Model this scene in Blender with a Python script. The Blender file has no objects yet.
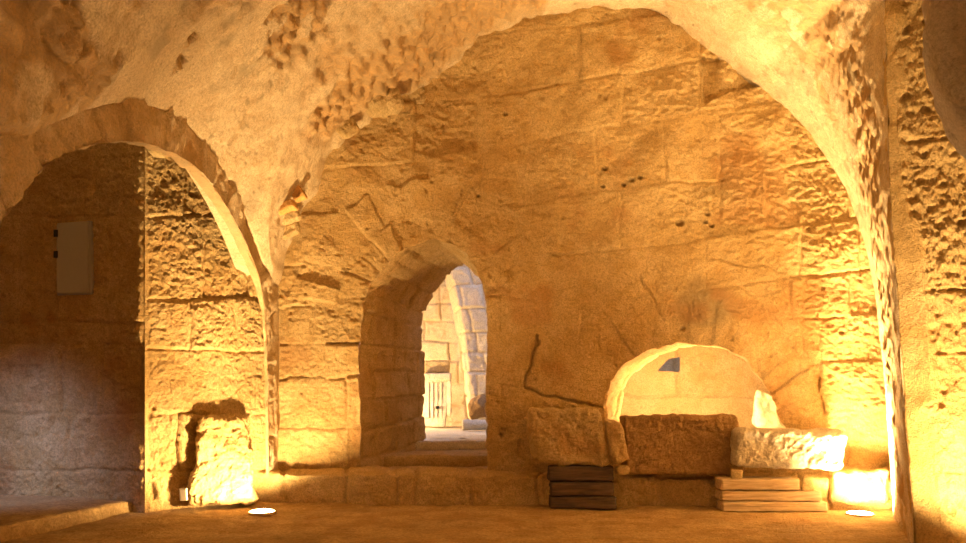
import bpy, bmesh, math, random
import numpy as np
sc = bpy.context.scene
F, CX, HZ, CH = 800.0, 483.0, 390.0, 1.2      # focal px, centre column, horizon row, eye height

# ---------------------------------------------------------------- numpy noise
def _h(ix, iy, iz, seed):
    n = (ix * 374761393 + iy * 668265263 + iz * 2147483647 + seed * 974711) & 0xffffffff
    n = ((n ^ (n >> 13)) * 1274126177) & 0xffffffff
    n = ((n ^ (n >> 15)) * 2246822519) & 0xffffffff
    return ((n ^ (n >> 16)) & 0xffffff) / float(0xffffff)

def vnoise(p, seed=0):
    p = np.asarray(p, float); i = np.floor(p).astype(np.int64); f = p - i
    f = f * f * f * (f * (f * 6 - 15) + 10)
    x, y, z = i[..., 0], i[..., 1], i[..., 2]; fx, fy, fz = f[..., 0], f[..., 1], f[..., 2]
    def L(a, b, t): return a + (b - a) * t
    c = [_h(x + a, y + b, z + d, seed) for d in (0, 1) for b in (0, 1) for a in (0, 1)]
    return L(L(L(c[0], c[1], fx), L(c[2], c[3], fx), fy), L(L(c[4], c[5], fx), L(c[6], c[7], fx), fy), fz) * 2 - 1

def fbm(p, sc_=1.0, octv=4, seed=0, gain=.5):
    p = np.asarray(p, float) * np.asarray(sc_, float); s = 0; a = 1; t = 0
    for k in range(octv):
        s = s + a * vnoise(p * 2.03 ** k + 17.3 * k, seed + k); t += a; a *= gain
    return s / t * 1.6

def ridged(p, sc_=1.0, octv=3, seed=0):
    p = np.asarray(p, float) * np.asarray(sc_, float); s = 0; a = 1; t = 0
    for k in range(octv):
        s = s + a * (1 - np.abs(vnoise(p * 2.1 ** k + 9.1 * k, seed + k)) * 2); t += a; a *= .5
    return s / t

def worley(p, sc_=1.0, seed=0):
    p = np.asarray(p, float) * np.asarray(sc_, float); i = np.floor(p).astype(np.int64)
    best = np.full(p.shape[:-1], 9.0)
    for dx in (-1, 0, 1):
        for dy in (-1, 0, 1):
            for dz in (-1, 0, 1):
                c = i + np.array([dx, dy, dz])
                q = np.stack([c[..., k] + _h(c[..., 0], c[..., 1], c[..., 2], seed + 7 * k + 3) for k in range(3)], -1)
                best = np.minimum(best, ((q - p) ** 2).sum(-1))
    return np.sqrt(best)

def ss(a, b, x):
    t = np.clip((x - a) / (b - a), 0, 1); return t * t * (3 - 2 * t)

# ---------------------------------------------------------------- materials
def stone_mat(name, base, light, dark, spall=(.52, .34, .13), bump=.5, grain=1.0, rough=.92, stretch=(1, 1, 1)):
    m = bpy.data.materials.new(name); m.use_nodes = True
    nt = m.node_tree; N = nt.nodes; L = nt.links; b = N['Principled BSDF']
    b.inputs['Roughness'].default_value = rough; b.inputs['Specular IOR Level'].default_value = .15
    geo = N.new('ShaderNodeNewGeometry')
    mp = N.new('ShaderNodeMapping'); mp.inputs['Scale'].default_value = stretch
    L.new(geo.outputs['Position'], mp.inputs['Vector'])
    def noise(s, d=5, r=.6, dist=0):
        n = N.new('ShaderNodeTexNoise'); n.inputs['Scale'].default_value = s; n.inputs['Detail'].default_value = d
        n.inputs['Roughness'].default_value = r; n.inputs['Distortion'].default_value = dist
        L.new(mp.outputs[0], n.inputs['Vector']); return n.outputs['Fac']
    def ramp(src, a, c):
        r = N.new('ShaderNodeMapRange'); r.inputs[1].default_value = a; r.inputs[2].default_value = c
        r.interpolation_type = 'SMOOTHSTEP'; L.new(src, r.inputs[0]); return r.outputs[0]
    def mix(f, a, c, k=1.0):
        x = N.new('ShaderNodeMix'); x.data_type = 'RGBA'
        if k != 1.0:
            q = N.new('ShaderNodeMath'); q.operation = 'MULTIPLY'; q.inputs[1].default_value = k; L.new(f, q.inputs[0]); f = q.outputs[0]
        L.new(f, x.inputs[0])
        for s, v in ((6, a), (7, c)):
            if isinstance(v, tuple): x.inputs[s].default_value = v + (1,)
            else: L.new(v, x.inputs[s])
        return x.outputs[2]
    def attr(n):
        a = N.new('ShaderNodeAttribute'); a.attribute_name = n; return a.outputs['Fac']
    col = mix(ramp(noise(2.6, 7, .7), .42, .58), base, light)
    col = mix(ramp(noise(7.5, 7, .75, .5), .5, .68), col, dark, .7)
    col = mix(ramp(noise(1.1, 4, .6, .6), .58, .75), col, tuple(a * k for a, k in zip(base, (.86, .66, .5))), .55)
    col = mix(attr('tone'), col, light, .6)
    col = mix(attr('spall'), col, mix(ramp(noise(7, 5, .7), .4, .6), spall, tuple(min(1, a * 1.35) for a in spall)), .85)
    col = mix(attr('stain'), col, (.20, .17, .11), .7)
    col = mix(attr('iron'), col, (.50, .20, .06), .8)
    col = mix(ramp(noise(38, 4, .65), .60, .70), col, tuple(a * .45 for a in dark), .55)      # dark pores in the stone
    col = mix(ramp(noise(60 * grain, 4, .75), .42, .60), col, tuple(k * .55 for k in base), .5)
    L.new(col, b.inputs['Base Color'])
    a = N.new('ShaderNodeMath'); a.operation = 'MULTIPLY_ADD'; a.inputs[1].default_value = .7
    L.new(noise(95 * grain, 4, .65), a.inputs[0]); L.new(noise(26 * grain, 5, .7), a.inputs[2])
    bp = N.new('ShaderNodeBump'); bp.inputs['Strength'].default_value = min(1, bump * 1.9); bp.inputs['Distance'].default_value = .034
    L.new(a.outputs[0], bp.inputs['Height']); L.new(bp.outputs[0], b.inputs['Normal'])
    return m

M_ASH = stone_mat('ashlar_limestone', (.66, .44, .185), (.77, .56, .28), (.44, .27, .10), bump=.5)
M_PLA = stone_mat('vault_plaster', (.72, .57, .37), (.80, .67, .47), (.52, .36, .19), spall=(.44, .26, .10), bump=.45)
M_FLR = stone_mat('worn_floor_stone', (.42, .27, .12), (.56, .39, .19), (.27, .17, .08), bump=.45, grain=.6)
M_FAR = stone_mat('pale_limestone', (.78, .64, .43), (.84, .72, .53), (.62, .46, .28), bump=.3)
M_BLK = stone_mat('block_limestone', (.60, .43, .20), (.70, .53, .29), (.42, .28, .12), bump=.5)
M_WHT = stone_mat('white_limestone', (.76, .66, .50), (.84, .76, .62), (.58, .46, .31), bump=.6)
M_DRK = stone_mat('weathered_slab_stone', (.40, .24, .11), (.50, .32, .15), (.26, .15, .07), bump=.7)
M_NEAR = stone_mat('greyish_plaster', (.70, .58, .46), (.76, .66, .54), (.50, .38, .27), spall=(.48, .34, .22), bump=.45)
M_BRK = stone_mat('fired_clay', (.66, .36, .12), (.72, .42, .16), (.5, .25, .08), bump=.3)

def wood_mat(name, c1, c2):
    m = bpy.data.materials.new(name); m.use_nodes = True
    nt = m.node_tree; N = nt.nodes; L = nt.links; b = N['Principled BSDF']
    b.inputs['Roughness'].default_value = .8
    geo = N.new('ShaderNodeNewGeometry'); mp = N.new('ShaderNodeMapping'); mp.inputs['Scale'].default_value = (1.2, 14, 14)
    L.new(geo.outputs['Position'], mp.inputs['Vector'])
    n = N.new('ShaderNodeTexNoise'); n.inputs['Scale'].default_value = 3; n.inputs['Detail'].default_value = 7; n.inputs['Distortion'].default_value = .8
    L.new(mp.outputs[0], n.inputs['Vector'])
    r = N.new('ShaderNodeValToRGB'); r.color_ramp.elements[0].position = .35; r.color_ramp.elements[1].position = .68
    r.color_ramp.elements[0].color = c1 + (1,); r.color_ramp.elements[1].color = c2 + (1,)
    L.new(n.outputs['Fac'], r.inputs[0]); L.new(r.outputs[0], b.inputs['Base Color'])
    bp = N.new('ShaderNodeBump'); bp.inputs['Strength'].default_value = .5; bp.inputs['Distance'].default_value = .01
    L.new(n.outputs['Fac'], bp.inputs['Height']); L.new(bp.outputs[0], b.inputs['Normal'])
    return m
M_WD = wood_mat('dark_timber', (.035, .02, .012), (.12, .07, .038))
M_WL = wood_mat('grey_timber', (.42, .31, .19), (.68, .54, .36))

def plain(name, c, rough=.5, metal=0, emit=None, es=0):
    m = bpy.data.materials.new(name); m.use_nodes = True; b = m.node_tree.nodes['Principled BSDF']
    N = m.node_tree.nodes; L = m.node_tree.links
    n = N.new('ShaderNodeTexNoise'); n.inputs['Scale'].default_value = 18; n.inputs['Detail'].default_value = 4
    mx = N.new('ShaderNodeMix'); mx.data_type = 'RGBA'
    mx.inputs[6].default_value = tuple(v * .82 for v in c) + (1,); mx.inputs[7].default_value = c + (1,)
    L.new(n.outputs['Fac'], mx.inputs[0]); L.new(mx.outputs[2], b.inputs['Base Color'])
    b.inputs['Roughness'].default_value = rough; b.inputs['Metallic'].default_value = metal
    if emit:
        b.inputs['Emission Color'].default_value = emit + (1,); b.inputs['Emission Strength'].default_value = es
    return m
M_PANEL = plain('grey_painted_metal', (.42, .40, .38), .45)
M_DARKM = plain('dark_metal_and_hole_shade', (.05, .045, .04), .5, .6)
M_RING = plain('worn_brass', (.55, .38, .18), .45, .7)
M_LENS = plain('lamp_glass', (.9, .85, .7), .2, 0, (1, .72, .36), 30)
M_CARD = plain('pale_marker', (.8, .74, .6), .7)

# ---------------------------------------------------------------- object helpers
def tag(o, label=None, cat=None, group=None, kind=None):
    if label: o['label'] = label
    if cat: o['category'] = cat
    if group: o['group'] = group
    if kind: o['kind'] = kind
    return o

def link_mesh(name, V, faces, mat, attrs=None, parent=None, smooth=True):
    me = bpy.data.meshes.new(name)
    V = np.asarray(V, np.float32); faces = np.asarray(faces, np.int32)
    me.vertices.add(len(V)); me.vertices.foreach_set('co', V.ravel())
    k = faces.shape[1]
    me.loops.add(faces.size); me.loops.foreach_set('vertex_index', faces.ravel())
    me.polygons.add(len(faces)); me.polygons.foreach_set('loop_start', np.arange(0, faces.size, k, dtype=np.int32))
    me.update(calc_edges=True); me.validate()
    me.polygons.foreach_set('use_smooth', np.full(len(me.polygons), smooth)); 
    for n, a in (attrs or {}).items():
        at = me.attributes.new(n, 'FLOAT', 'POINT'); at.data.foreach_set('value', np.clip(a, 0, 1).astype(np.float32).ravel())
    me.materials.append(mat)
    o = bpy.data.objects.new(name, me); sc.collection.objects.link(o)
    if parent: o.parent = parent
    return o

def grid_obj(name, P, mat, keep=None, attrs=None, parent=None):
    nv, nu = P.shape[:2]; idx = np.arange(nv * nu).reshape(nv, nu)
    f = np.stack([idx[:-1, :-1], idx[:-1, 1:], idx[1:, 1:], idx[1:, :-1]], -1).reshape(-1, 4)
    if keep is not None: f = f[keep.reshape(-1)]
    used = np.zeros(nv * nu, bool); used[f.ravel()] = True
    rm = np.cumsum(used) - 1
    at = {n: a.reshape(-1)[used] for n, a in (attrs or {}).items()}
    return link_mesh(name, P.reshape(-1, 3)[used], rm[f], mat, at, parent)

def normals(P, toward=(0, 0, 1.2)):
    du = np.gradient(P, axis=1); dv = np.gradient(P, axis=0)
    n = np.cross(du, dv); n /= np.linalg.norm(n, axis=-1, keepdims=True) + 1e-9
    s = np.sign(((np.array(toward) - P) * n).sum(-1, keepdims=True)); s[s == 0] = 1
    return n * s

def in_poly(x, y, poly):
    c = np.zeros(np.shape(x), bool); n = len(poly)
    for i in range(n):
        x1, y1 = poly[i]; x2, y2 = poly[(i + 1) % n]
        if y1 == y2: continue
        t = ((y1 > y) != (y2 > y)) & (x < (x2 - x1) * (y - y1) / (y2 - y1) + x1)
        c ^= t
    return c

def snap(x, y, poly, sel):
    """move the selected points onto the nearest point of the outline"""
    px, py = x[sel], y[sel]; best = np.full(px.shape, 1e18); bx = px.copy(); by = py.copy(); n = len(poly)
    for i in range(n):
        ax, ay = poly[i]; cx, cy = poly[(i + 1) % n]; dx, dy = cx - ax, cy - ay; l2 = dx * dx + dy * dy
        if l2 == 0: continue
        t = np.clip(((px - ax) * dx + (py - ay) * dy) / l2, 0, 1); qx = ax + t * dx; qy = ay + t * dy
        d = (qx - px) ** 2 + (qy - py) ** 2; m = d < best
        best[m] = d[m]; bx[m] = qx[m]; by[m] = qy[m]
    x[sel] = bx; y[sel] = by

def cut(x, y, poly, keep):
    """keep: faces left; drops faces inside the outline, then snaps the rim"""
    cx = (x[:-1, :-1] + x[1:, 1:] + x[:-1, 1:] + x[1:, :-1]) / 4; cy = (y[:-1, :-1] + y[1:, 1:] + y[:-1, 1:] + y[1:, :-1]) / 4
    ins = in_poly(cx, cy, poly)
    gone = np.zeros(x.shape, bool); kept = np.zeros(x.shape, bool)
    for a in (0, 1):
        for b in (0, 1):
            sl = (slice(a, a + cx.shape[0]), slice(b, b + cx.shape[1]))
            gone[sl] |= ins; kept[sl] |= ~ins
    snap(x, y, poly, gone & kept)
    return keep & ~ins

def dense(poly, step, closed=True, rough=0, seed=0):
    out = []; n = len(poly)
    for i in range(n if closed else n - 1):
        a = np.array(poly[i], float); b = np.array(poly[(i + 1) % n], float); k = max(1, int(np.linalg.norm(b - a) / step))
        for j in range(k): out.append(a + (b - a) * j / k)
    if not closed: out.append(np.array(poly[-1], float))
    out = np.array(out)
    if rough:
        p3 = np.column_stack([out / (step * 6), np.zeros(len(out))])
        out = out + rough * np.column_stack([fbm(p3, 1, 3, seed), fbm(p3, 1, 3, seed + 50)])
    return [tuple(q) for q in out]

# masonry: returns (distance to nearest joint, id)
def ashlar(u, w, seed, ch=(.32, .48), bl=(.4, .9), w0=-1.0, w1=6.0):
    rnd = random.Random(seed); cs = [w0]
    while cs[-1] < w1: cs.append(cs[-1] + rnd.uniform(*ch))
    cs = np.array(cs)
    p3 = np.stack([u, w, 0 * u], -1)
    ww = w + .025 * fbm(p3, 2.0, 3, seed); uu = u + .02 * fbm(p3, 3.0, 2, seed + 9)
    k = np.clip(np.searchsorted(cs, ww) - 1, 0, len(cs) - 2)
    dist = np.minimum(np.abs(ww - cs[k]), np.abs(cs[k + 1] - ww)); bid = np.zeros(u.shape, int)
    for c in range(len(cs) - 1):
        m = k == c
        if not m.any(): continue
        js = [u.min() - rnd.uniform(0, .5)]
        while js[-1] < u.max() + 1: js.append(js[-1] + rnd.uniform(*bl))
        js = np.array(js); q = np.clip(np.searchsorted(js, uu[m]) - 1, 0, len(js) - 2)
        dist[m] = np.minimum(dist[m], np.minimum(np.abs(uu[m] - js[q]), np.abs(js[q + 1] - uu[m])))
        bid[m] = c * 97 + q
    return dist, bid

def brand(bid, seed):
    return _h(bid, bid * 0 + seed, bid * 0, seed)

def masonry_relief(P, dist, bid, seed, rough=1.0, gap=.035, depth=.028, horiz=True):
    r = brand(bid, seed); q = brand(bid, seed + 5)
    st = (2.2, 2.2, 5.0) if horiz else (3, 3, 3)
    chis = fbm(P, tuple(np.array(st) * np.array([7.5, 7.5, 5.0])), 5, seed + 3, .7)
    h = ss(0, gap, dist + .006 * fbm(P, 9, 2, seed)) * depth - depth
    h = h + (r - .5) * .045 + .028 * fbm(P, 2.1, 3, seed + 1) * rough + (.008 + .016 * q) * chis * rough * ss(0, gap * 1.6, dist)
    wl = worley(P, 5.5, seed); pit = ss(.17, .05, wl) * (fbm(P, 1.3, 2, seed + 8) > -.1)
    h = h - .03 * pit * rough
    return h, q

# ---------------------------------------------------------------- the back wall (traced courses)
def wallY(r): return 8.758 / (1 + .106 * r)          # depth of the back wall along a ray
WN = np.array([.106, 1.0, 0]); WN /= np.linalg.norm(WN)  # points away from the room
def WP(px, py):
    px = np.asarray(px, float); py = np.asarray(py, float); r = (px - CX) / F; Y = wallY(r)
    return np.stack([r * Y, Y, CH + (HZ - py) * Y / F], -1)
def at(px, py, Y):
    return ((px - CX) / F * Y, Y, CH + (HZ - py) / F * Y)

COURSES = [
    [(200, 40), (440, 36), (506, 30), (581, 24), (700, 10), (960, -15)],
    [(200, 112), (487, 96), (535, 89), (619, 73), (700, 62), (960, 40)],
    [(200, 180), (365, 164), (415, 163), (478, 147), (537, 138), (630, 124), (700, 111), (735, 106), (960, 78)],
    [(200, 222), (365, 210), (519, 207), (560, 198), (616, 191), (669, 183), (719, 180), (800, 165), (870, 152), (960, 145)],
    [(200, 268), (440, 262), (553, 254), (635, 249), (722, 235), (797, 227), (861, 216), (960, 208)],
    [(200, 304), (283, 308), (360, 300), (487, 298), (547, 300), (650, 298), (763, 280), (960, 260)],
    [(200, 345), (360, 343), (487, 338), (539, 337), (600, 335), (700, 330), (800, 318), (960, 310)],
    [(200, 380), (283, 380), (360, 375), (525, 388), (553, 396), (603, 405), (700, 380), (830, 362), (960, 358)],
    [(200, 430), (283, 431), (360, 428), (487, 440), (600, 432), (830, 415), (960, 412)],
    [(200, 474), (283, 475), (360, 475), (530, 478), (700, 478), (830, 466), (960, 466)]]
VERT = [[520, 640, 780], [506, 581, 700, 850], [414, 478, 535, 622, 700, 732, 860], [430, 480, 520, 597, 663, 719, 790, 850],
        [330, 500, 559, 620, 719, 766, 850], [330, 510, 547, 610, 707, 800, 860], [312, 500, 580, 650, 790, 850],
        [325, 540, 600, 800, 870], [300, 345, 500, 560, 820], [348, 520, 600, 740, 850], [300, 395, 470, 560, 640, 760, 850]]
def wall_pattern(px, py):
    p3 = np.stack([px / 100., py / 100., 0 * px], -1)
    yy = py + 2.2 * fbm(p3, 3.0, 3, 4); xx = px + 2.2 * fbm(p3, 3.5, 3, 14)
    Yc = [np.interp(px, [a for a, b in c], [b for a, b in c]) for c in COURSES]
    k = np.zeros(px.shape, int)
    for c in Yc: k += (yy > c)
    d = np.full(px.shape, 99.)
    for c in Yc: d = np.minimum(d, np.abs(yy - c))
    bid = k * 31
    for r in range(len(VERT)):
        m = k == r
        v = np.array(VERT[r], float); q = np.searchsorted(v, xx[m]); bid[m] += q
        d[m] = np.minimum(d[m], np.abs(xx[m][:, None] - v[None]).min(1))
    # voussoir rings over the two openings
    for (cx, cy, r0, r1, n, off, code) in ((424, 306, 64, 94, 11, .3, 1000), (424, 306, 94, 127, 15, .1, 1100), (693, 440, 92, 136, 15, .5, 1200)):
        dx, dy = xx - cx, cy - yy; rr = np.hypot(dx, dy); th = np.arctan2(dy, dx)
        lo = .0 if code == 1200 else .25; hi = math.pi - (.0 if code == 1200 else .0)
        m = (rr > r0 - 6) & (rr < r1 + 4 * fbm(p3, 6, 2, 3)) & (th > lo) & (th < hi)
        q = th / (math.pi / n) + off + .18 * np.sin(np.floor(th / (math.pi / n)) * 5.1)
        fr = q - np.floor(q); dj = np.minimum(fr, 1 - fr) * (math.pi / n) * rr
        d = np.where(m, np.minimum(dj, np.minimum(np.abs(rr - r1), np.where(code == 1100, np.abs(rr - r0), 99))), d)
        bid = np.where(m, code + np.floor(q).astype(int), bid)
    return d / 93.0, bid
CRACKS = [[(539, 336), (525, 386), (553, 396), (588, 405), (612, 410)], [(707, 259), (763, 266), (800, 278)], [(640, 275), (652, 300), (664, 318)],
          [(690, 300), (697, 318)], [(740, 285), (790, 335)], [(310, 322), (311, 346)], [(500, 94), (619, 73)], [(553, 254), (635, 249), (722, 235)]]
def seg_dist(px, py, pts):
    best = np.full(px.shape, 1e9)
    for (ax, ay), (bx, by) in zip(pts[:-1], pts[1:]):
        dx, dy = bx - ax, by - ay; t = np.clip(((px - ax) * dx + (py - ay) * dy) / (dx * dx + dy * dy), 0, 1)
        best = np.minimum(best, np.hypot(px - ax - t * dx, py - ay - t * dy))
    return best
def wall_disp(px, py):
    """height of the wall face towards the room at photo point (px,py), with masks"""
    P = WP(px, py); d, bid = wall_pattern(px, py)
    smooth_zone = ss(170, 60, np.hypot((px - 600) * .8, (py - 290) * 1.3))       # the worn middle of the wall
    right = ss(640, 780, px); left = ss(420, 340, px) * ss(200, 330, py)
    rough = .42 + .85 * right + 1.0 * left - .2 * smooth_zone
    fade = np.clip(.42 + 1.1 * fbm(P, 2.0, 3, 401), .06, 1) * (.55 + .45 * right + .9 * left) * np.where(bid >= 1200, .16, np.where(bid >= 1100, .15, np.where(bid >= 1000, .8, 1)))
    h, q = masonry_relief(P, d, bid, 21, 1.0, .03, .026 * fade)
    h = h * (.5 + .5 * np.clip(rough, 0, 1)) + (left * .07 + right * .05) * (brand(bid, 77) - .5) + .013 * np.clip(rough - .5, 0, 2) * fbm(P, (18, 18, 34), 4, 77, .7) * .9 + .03 * fbm(P, (1.6, 1.6, 2.2), 3, 78) * (1 - .4 * right)
    h = h - .05 * ss(10, 3, np.abs(seg_dist(px + 6 * fbm(P, 2, 2, 5), py, [(702, 60), (702, 100)]))) * 0 - .06 * in_poly(px, py, [(702, 55), (745, 62), (770, 84), (728, 92), (704, 104)]) * ss(-.9, .2, fbm(P, 3, 2, 7))
    for i, c in enumerate(CRACKS):
        w = px + 2.5 * fbm(P, 6, 3, 60 + i), py + 2.5 * fbm(P, 6, 3, 80 + i)
        h = h - (.05, .022, .02, .015, .015, .03, .012, .012)[i] * ss(2.0, .4, seg_dist(w[0], w[1], c))
    for (hx, hy, hr) in ((605, 168, 3), (603, 186, 2), (632, 180, 2.5), (680, 223, 4), (683, 329, 3), (505, 114, 2), (640, 178, 2), (624, 184, 2), (478, 195, 1.6),
                         (706, 222, 2), (708, 214, 2), (712, 226, 2)):
        h = h - .07 * ss(hr, hr * .3, np.hypot((px - hx) / 1.4, py - hy))
    stain = ss(46, 12, np.hypot(px - 705, (py - 305) * 1.2) + 14 * fbm(P, 4, 3, 5)) * .75
    stain = np.maximum(stain, .8 * ss(22, 5, np.hypot(px - 583, (py - 422) * 1.2) + 6 * fbm(P, 4, 3, 6)) * 0)
    iron = ss(.35, .8, fbm(P, 1.9, 3, 44)) * .45
    iron = np.maximum(iron, .5 * ss(26, 6, np.hypot(px - 560, py - 372) + 10 * fbm(P, 5, 2, 5)))
    tone = np.clip(q * .5 + .6 * ss(52, 30, np.hypot((px - 585) / 1.4, py - 105) + 8 * fbm(P, 4, 2, 2)) + .5 * ss(.03, .0, d) * ss(-.2, .4, fbm(P, 1.5, 2, 9)), 0, 1)
    return h, {'stain': stain, 'iron': iron, 'tone': tone, 'spall': ss(.3, .9, fbm(P, 1.4, 4, 31)) * .5}

def arch_px(x0, x1, base, cx, cy, rx, ry, n=48):
    """closed outline in photo px: up the left side, over the arch, down the right"""
    pts = [(x0, base)]
    for i in range(n + 1):
        a = math.pi - math.pi * i / n
        pts.append((cx + rx * math.cos(a), cy - ry * math.sin(a)))
    pts.append((x1, base)); return pts
DOOR = [(360, 492), (360, 440), (359, 380), (360, 330), (363, 303), (371, 284), (384, 266), (400, 252), (418, 242), (436, 239), (452, 243),
        (466, 254), (476, 268), (483, 285), (486, 305), (487, 340), (486, 392), (488, 440), (487, 492)]
LUN = [(612, 446), (606, 425), (604, 402), (611, 381), (628, 362), (650, 349), (676, 343), (700, 344), (722, 348), (742, 358), (758, 373),
       (770, 392), (777, 412), (786, 428), (786, 446)]
DOOR_D = dense(DOOR, 2.0, True, 1.5, 3); LUN_D = dense(LUN, 2.0, True, 2.0, 5)

def build_wall_back():
    xs = np.linspace(255, 935, 560); ys = np.linspace(-22, 522, 450)
    px, py = np.meshgrid(xs, ys); keep = np.ones((449, 559), bool)
    keep = cut(px, py, DOOR_D, keep); keep = cut(px, py, LUN_D, keep)
    h, at_ = wall_disp(px, py); P = WP(px, py) - WN * h[..., None]
    tag(grid_obj('wall_back', P, M_ASH, keep, at_), kind='structure')
build_wall_back()

def tunnel(name, outline, rear, ydepth, mat, seed, nd=70, kind='structure', ch=(.25, .4)):
    """lining from the opening's rim in the back wall to an outline (x,z) at depth ydepth"""
    px = np.array([a for a, b in outline]); py = np.array([b for a, b in outline])
    h, _ = wall_disp(px, py); A = WP(px, py) - WN * h[..., None]
    r = np.array(rear, float)
    s0 = np.concatenate([[0], np.cumsum(np.hypot(*np.diff(r, axis=0).T))]); s0 /= s0[-1]
    s1 = np.concatenate([[0], np.cumsum(np.hypot(np.diff(px), np.diff(py)))]); s1 /= s1[-1]
    # match along the outline by arc length, so that the lining is ruled
    R = np.stack([np.interp(s1, s0, r[:, 0]), np.full(len(px), ydepth), np.interp(s1, s0, r[:, 1])], -1)
    t = np.linspace(0, 1, nd)[:, None, None]; P = A[None] * (1 - t) + R[None] * t
    L = np.concatenate([[0], np.cumsum(np.linalg.norm(np.diff(A, axis=0), axis=1))])
    u = np.broadcast_to(L[None], P.shape[:2]); w = P[..., 1]
    d, bid = ashlar(w * 1.0, u, seed, ch, (.28, .6), 0, 12)
    hh, q = masonry_relief(P, d, bid, seed, .8, .03, .025, False)
    cen = (A.mean(0) + R.mean(0)) / 2; nrm = normals(P, cen)
    P = P + nrm * (hh * ss(0, .06, t[..., 0]))[..., None]
    z = np.zeros(hh.shape)
    return tag(grid_obj(name, P, mat, None, {'tone': q * .8, 'spall': z, 'stain': z, 'iron': ss(.5, 1, fbm(P, 2, 3, 3)) * .3}), kind=kind)

def openl(o): return o[:]
door_open = [p for p in dense(DOOR, 2.0, False, 0)]
# reuse the roughened rim (it starts at the lower left corner) without its closing bottom edge
nD = len(dense(DOOR, 2.0, False)); nL = len(dense(LUN, 2.0, False))
rearD = [(-.80, .25), (-.78, 1.5), (-.77, 2.15), (-.74, 2.30), (-.63, 2.49), (-.47, 2.69), (-.33, 2.82), (-.2, 2.84), (-.06, 2.72), (.08, 2.5), (.165, 2.25)] + [(.18, 1.5), (.18, .25)]
tunnel('trim_1', DOOR_D[:nD], rearD, 10.5, M_ASH, 5, 80)
rearL = [(1.66, .58), (1.66, .92)] + [(2.66 + .99 * math.cos(a), .92 + .83 * math.sin(a)) for a in np.linspace(math.pi, 0, 20)] + [(3.65, .58)]
tunnel('trim_2', LUN_D[:nL], rearL, 9.75, M_ASH, 8, 60)

# ---------------------------------------------------------------- the vault
APX = [(905, 520), (903, 470), (900, 420), (893, 340), (882, 270), (862, 210), (830, 152), (780, 103), (738, 72), (700, 44), (672, 20), (650, 9), (600, 12), (545, 15),
       (500, 30), (450, 60), (410, 92), (345, 135), (318, 180), (300, 212), (288, 245), (280, 292)][::-1]
A0 = WP([a for a, b in APX], [b for a, b in APX])
A0 = np.concatenate([[[-2.62, 9.03, 2.15]], A0])
EXT = [(2.0, 2.34), (3.81, 2.34), (4.46, 2.73), (5.07, 3.04), (5.88, 3.26), (6.4, 3.27), (7.0, 3.18), (7.9, 2.86), (8.72, 2.32), (9.3, 2.2)]
INT = [(3.38, -.2), (3.4, .8), (3.5, 1.5), (3.81, 1.99), (4.15, 2.35), (4.57, 2.60), (5.36, 2.88), (6.1, 2.99), (6.67, 2.98), (7.33, 2.81), (8.0, 2.52), (8.36, 2.25), (8.52, 1.7), (8.58, .8), (8.6, -.2)]
XL = -2.3
AR = [(-.3, 3.30), (.03, 3.29), (.36, 3.27), (1.12, 3.21), (1.89, 3.157), (2.73, 3.10), (4.17, 3.065), (4.5, 3.0), (6, 2.9)]   # the pier's arris: z -> x
def smooth_curve(pts, n):
    """Chaikin-smoothed, resampled to n points by arc length"""
    p = np.array(pts, float)
    for _ in range(2):
        q = np.empty((2 * len(p), p.shape[1])); q[0::2][0] = p[0]
        a, b = p[:-1], p[1:]
        q = np.concatenate([[p[0]], np.stack([a * .75 + b * .25, a * .25 + b * .75], 1).reshape(-1, p.shape[1]), [p[-1]]]); p = q
    s = np.concatenate([[0], np.cumsum(np.linalg.norm(np.diff(p, axis=0), axis=1))])
    t = np.linspace(0, s[-1], n); return np.stack([np.interp(t, s, p[:, k]) for k in range(p.shape[1])], -1)
def zext(Y): 
    p = smooth_curve(EXT, 200); return np.interp(Y, p[:, 0], p[:, 1])

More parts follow.
